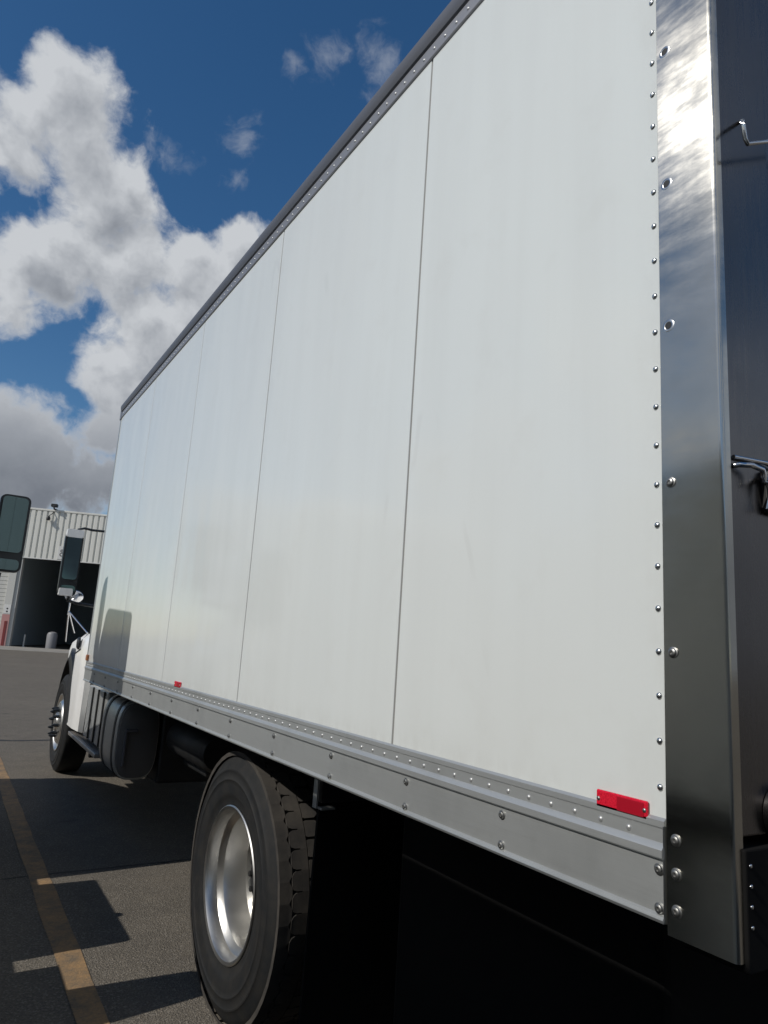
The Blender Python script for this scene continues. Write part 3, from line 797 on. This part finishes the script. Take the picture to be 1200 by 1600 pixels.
# invented folded lift gate, added to darken the view under the tail
bm = B(); box(bm, 1.95, XB + BW - .25, .86, 1.50, .60, .66, .01); box(bm, 1.95, XB + BW - .25, .90, 1.54, .68, .74, .01)
lg = obj('added_lift_gate', bm, M_dark, truck)
for s in (-1, 1):
    X = XC + s * .40
    bm = B(); box(bm, X - .04, X + .04, .84, .98, .50, 1.12, .008); box(bm, X - .035, X + .035, .98, 1.9, .78, .90, .008); obj('added_lift_arm', bm, M_dark, lg)
    bm = B(); tube(bm, [(X - s * .14, 1.0, .72), (X - s * .14, 1.9, .98)], .035, 12); obj('added_lift_cylinder', bm, M_dark, lg, True, 40)
bm = B(); box(bm, 1.80, XB + BW - .70, .83, .90, .40, .52, .008); obj('underride_bar', bm, M_dark, truck)
# small bracket under the rail
bm = B(); box(bm, 1.20, 1.206, 2.33, 2.36, .955, 1.05); box(bm, 1.206, 1.26, 2.30, 2.33, .955, .962); obj('bracket', bm, M_alu, truck)
# fuel tank, flat-sided with rounded corners, dark end pans
tp = []
for k in range(32):
    a = 2 * PI * k / 32; ca_, sa_ = math.cos(a), math.sin(a)
    tp.append((1.36 + math.copysign(abs(ca_) ** .62, ca_) * .155, .735 + math.copysign(abs(sa_) ** .62, sa_) * .285))
bm = B(); loft(bm, [[(1.36 + (x - 1.36) * q, y, .735 + (z - .735) * q) for x, z in tp] for y, q in ((5.64, .985), (5.65, 1.0), (6.24, 1.0), (6.25, .985))])
bm0 = B(); box(bm0, 1.53, 2.0, 5.62, 6.25, .42, 1.03, .02); obj('tank_gap_filler', bm0, M_dark, truck)  # dark block added to hide the sunlit ground behind the tank
ft = obj('fuel_tank', bm, M_alu, truck, True, 40)
bm = B(); loft(bm, [[(1.36 + (x - 1.36) * q, y, .735 + (z - .735) * q) for x, z in tp] for y, q in ((5.60, .70), (5.61, .80), (5.618, .93), (5.638, .95))])
obj('end_pan', bm, mat('grey_end_pan', (.09, .09, .09), .5), ft, True, 40)
bm = B(); box(bm, 1.25, 1.34, 5.56, 5.598, .80, .82, .004); box(bm, 1.25, 1.265, 5.56, 5.598, .56, .80, .004)
obj('tank_bracket', bm, M_gutter, ft)
for y in (5.72, 6.10):
    bm = B(); loft(bm, [[(1.36 + (x - 1.36) * q, yy, .735 + (z - .735) * q) for x, z in tp] for yy, q in ((y, 1.0), (y, 1.022), (y + .055, 1.022), (y + .055, 1.0))])
    obj('tank_strap', bm, M_dark, ft, True, 40)
bm = B(); lathe(bm, [(0, .055), (.04, .055), (.045, .045), (.045, .01)], 20, 'z', c=(1.42, 5.9, 1.02)); obj('filler_cap', bm, M_dark, ft, True, 40)
bm = B(); box(bm, 1.60, 1.90, 4.72, 5.25, .62, .92, .02); obj('air_tank_box', bm, M_dark, truck)
bm = B(); lathe(bm, [(4.5, .02), (4.5, .10), (4.53, .12), (5.3, .12), (5.33, .10), (5.33, .02)], 24, 'y', c=(1.60, 0, .80)); obj('air_tank', bm, M_dark, truck, True, 40)
# mud flap at the front of the tank
cab(truck, XC, 6.80, XC - 1.215)

M_grey = mat('grey_paint', (.42, .43, .42), .5)
# ------------------------------------------------------------------ the neighbouring truck on the left
XL = -1.07
lt = empty('flatbed_truck', (0, 0, 0), 'parked truck at the left edge showing only its tall round-cornered black door mirror', 'truck')
cab(lt, XL, 4.97, 1.10, False, .30, 2.52, False)
chassis(lt, XL, -3.5, 7.9, .93)
for s in (-1, 1):
    dual_wheel(lt, XL + s * 1.12, s, 2.45)
    a, c = sorted((XL + s * .50, XL + s * 1.08))
    bm = B(); box(bm, a, c, 3.85, 4.85, .34, .85, .02); lk = obj('locker', bm, M_alu, lt)
    bm = B(); tube(bm, [(XL + s * 1.08, 4.22, .80), (XL + s * 1.13, 4.22, .79), (XL + s * 1.14, 4.24, .78)], .03, 8); obj('locker_handle', bm, M_dark, lk, True)
    bm = B(); box(bm, *sorted((XL + s * .60, XL + s * 1.06)), 4.84, 5.0, .34, .60, .01); obj('shadow_box', bm, M_dark, lt)  # unseen low box added to shade the gap between cab and locker
    bm = B()
    for k in range(5): box(bm, XL + s * 1.0 - .06, XL + s * 1.0 + .06, 3.30 + k * .085, 3.34 + k * .085, .20, .52)
    box(bm, XL + s * 1.0 - .07, XL + s * 1.0 + .07, 3.27, 3.72, .50, .56); box(bm, XL + s * 1.0 - .07, XL + s * 1.0 + .07, 3.27, 3.72, .17, .22)
    obj('slotted_step', bm, M_dark, lt)
    bm = B(); prism(bm, [(3.10, .55), (3.42, .42), (3.44, .72), (3.40, .98), (3.30, 1.08), (3.16, 1.04)], 'x', a + .1, c); obj('quarter_fender', bm, M_dark, lt)
bm = B(); box(bm, XL - 1.15, XL + .62, -4.2, 2.32, 1.02, 2.343, .008, 1); box(bm, XL - 1.12, XL + .60, -4.2, 1.70, .35, .915, .01, 1); obj('occluder_body', bm, M_grey, lt)  # invented unseen body, sized to keep sun off the box truck's underside
bm = B(); box(bm, XL - 1.15, XL + .66, -4.2, 2.28, .93, 1.018); obj('occluder_floor', bm, M_dark, lt)  # floor of the same invented body

# ------------------------------------------------------------------ warehouse
wh = empty('warehouse', BO, 'pale ribbed metal warehouse with a tall dark open doorway across the yard', 'warehouse', rz=BROT)
M_clad = mat('pale_cladding', (.52, .52, .48), .5)
t, b = T(M_clad)
t.links.new(mixc(t, mth(t, 'MULTIPLY', ramp(t, tnoise(t, mapped(t, (1, 1, .2)), 1.6, 6), [(.4, (0, 0, 0)), (.75, (1, 1, 1))]), .5), (.72, .72, .67), (.56, .55, .49)), b.inputs['Base Color'])
M_wallp = mat('painted_concrete', (.50, .50, .47), .8)
M_inside = mat('dim_interior_wall', (.42, .50, .55), .9)
M_signw = mat('sign_white', (.62, .62, .6), .6)
M_signk = mat('sign_dark_print', (.05, .05, .055), .6)
M_redp = mat('red_paint', (.16, .022, .022), .7)
M_pink = mat('faded_red_paint', (.42, .22, .21), .8)
# strip: a broad flat rib, a narrow groove
bm = B()
prism(bm, [(0, 0), (.045, -.09), (.30, -.09), (.345, 0), (.43, 0), (.43, .02), (0, .02)], 'z', 6.92, 10.72)
strip = mesh('cladding_strip', bm, M_clad)
s_ = -12.9
while s_ < 24:
    link('cladding_strip', strip, wh, (s_, 0, 0)); s_ += .43
bm = B(); box(bm, -13, 24.5, -.12, .3, 10.72, 10.87, .02); obj('parapet_flashing', bm, M_clad, wh)
bm = B(); box(bm, -13, 24.5, -.10, .05, 6.84, 6.92, .01); obj('door_lintel', bm, M_signw, wh)
bm = B(); box(bm, -13, 24.5, .02, .3, 6.86, 10.7); obj('upper_wall', bm, M_wallp, wh)
for x0, x1 in ((-.86, -.05), (11.3, 12.1), (-10.0, -9.2), (23.6, 24.5)):
    bm = B(); box(bm, x0, x1 - .25, -.12, .5, 0, 6.84, .02); box(bm, x1 - .25, x1, -.02, .5, 0, 6.84)
    pl_ = obj('pillar', bm, M_wallp, wh)
    if x0 == -.86:
        bm = B(); box(bm, -.855, -.30, -.125, -.1202, .0, 2.4); obj('painted_band', bm, M_pink, pl_)
        bm = B(); box(bm, -.62, -.42, -.15, -.1252, .0, 1.9, .01); obj('guard_rail', bm, M_redp, pl_)
        bm = B(); box(bm, -.80, -.32, -.14, -.1252, 2.45, 3.15, .01); sg = obj('pillar_sign', bm, M_signw, pl_)
        for zz in (2.62, 2.84):
            bm = B(); lathe(bm, [(-.146, .001), (-.146, .07), (-.1405, .07), (-.1405, .001)], 12, 'y', c=(-.56, 0, zz)); obj('sign_mark', bm, M_signk, sg)
bm = B(); box(bm, -9.2, -.86, .18, .26, 0, 6.84)
for k in range(22): box(bm, -9.2, -.86, .13, .18, .02 + k * .31, .30 + k * .31)
obj('closed_shutter', bm, M_wallp, wh)
bm = B()
box(bm, -13, 24.5, 24, 24.3, 0, 10.7); box(bm, -13, -12.7, .5, 24, 0, 10.7); box(bm, 24.2, 24.5, .5, 24, 0, 10.7); box(bm, -1.2, -.9, .5, 24, 0, 10.7); box(bm, -13, 24.5, .5, 24.3, 10.40, 10.70)
obj('inner_wall', bm, M_inside, wh)
for k in range(4):
    bm = B(); box(bm, 12.1, 24, 5, 5, 0, 0) if False else box(bm, -1, 24, 4 + k * 5, 4.25 + k * 5, 9.0, 9.4); obj('roof_beam', bm, M_inside, wh)
bm = B(); box(bm, 12.1, 23.6, .1, .16, 0, 6.84); obj('sliding_door', bm, M_wallp, wh)
# lamp on the roof edge and lamp below it
bm = B(); box(bm, 1.44, 1.92, -.45, -.02, 11.05, 11.30, .05); tube(bm, [(1.68, -.5, 11.1), (1.68, -.2, 10.9), (1.9, .05, 10.85)], .06, 8)
obj('flood_lamp', bm, M_dark, wh)
bm = B(); lathe(bm, [(0, .02), (0, .13), (.15, .16), (.34, .08), (.36, .02)], 12, 'z', c=(1.38, -.32, 9.95)); tube(bm, [(1.38, -.32, 10.28), (1.6, -.25, 10.5), (1.66, -.05, 10.75)], .03, 6)
obj('wall_lamp', bm, M_dark, wh, True, 40)
bm = B(); box(bm, 2.42, 3.0, -.12, -.092, 6.95, 8.0, .01); sg = obj('bay_sign', bm, M_signw, wh)
for zz, rr_ in ((7.33, .15), (7.62, .12)):
    bm = B(); lathe(bm, [(-.124, rr_ - .07), (-.124, rr_), (-.1205, rr_), (-.1205, rr_ - .07)], 16, 'y', c=(2.71, 0, zz), closed=True); obj('sign_figure', bm, M_signk, sg)
# things inside the doorway
dr_p = BO + AX * 2.8 - AN * -1.6
def bpos(s, d): return BO + AX * s + Vector((-AX.y, AX.x, 0)) * d
M_drum = mat('grey_tank', (.20, .20, .21), .5)
bm = B(); lathe(bm, [(0, .02), (0, .38), (1.05, .40), (1.22, .33), (1.30, .12), (1.31, .02)], 28, 'z')
o = obj('storage_tank', bm, M_drum, None, True, 40); o.location = bpos(2.72, .9)
tag(o, 'grey dome-topped tank standing just inside the dark warehouse doorway', 'tank')
bm = B(); tube(bm, [(0, 0, 0), (0, 0, .95)], .06, 12); box(bm, -.12, .12, -.12, .12, 0, .03)
o = obj('bollard', bm, M_wallp, None, True, 40); o.location = bpos(.75, .8)
tag(o, 'thin pale bollard inside the warehouse doorway left of the grey tank', 'bollard')
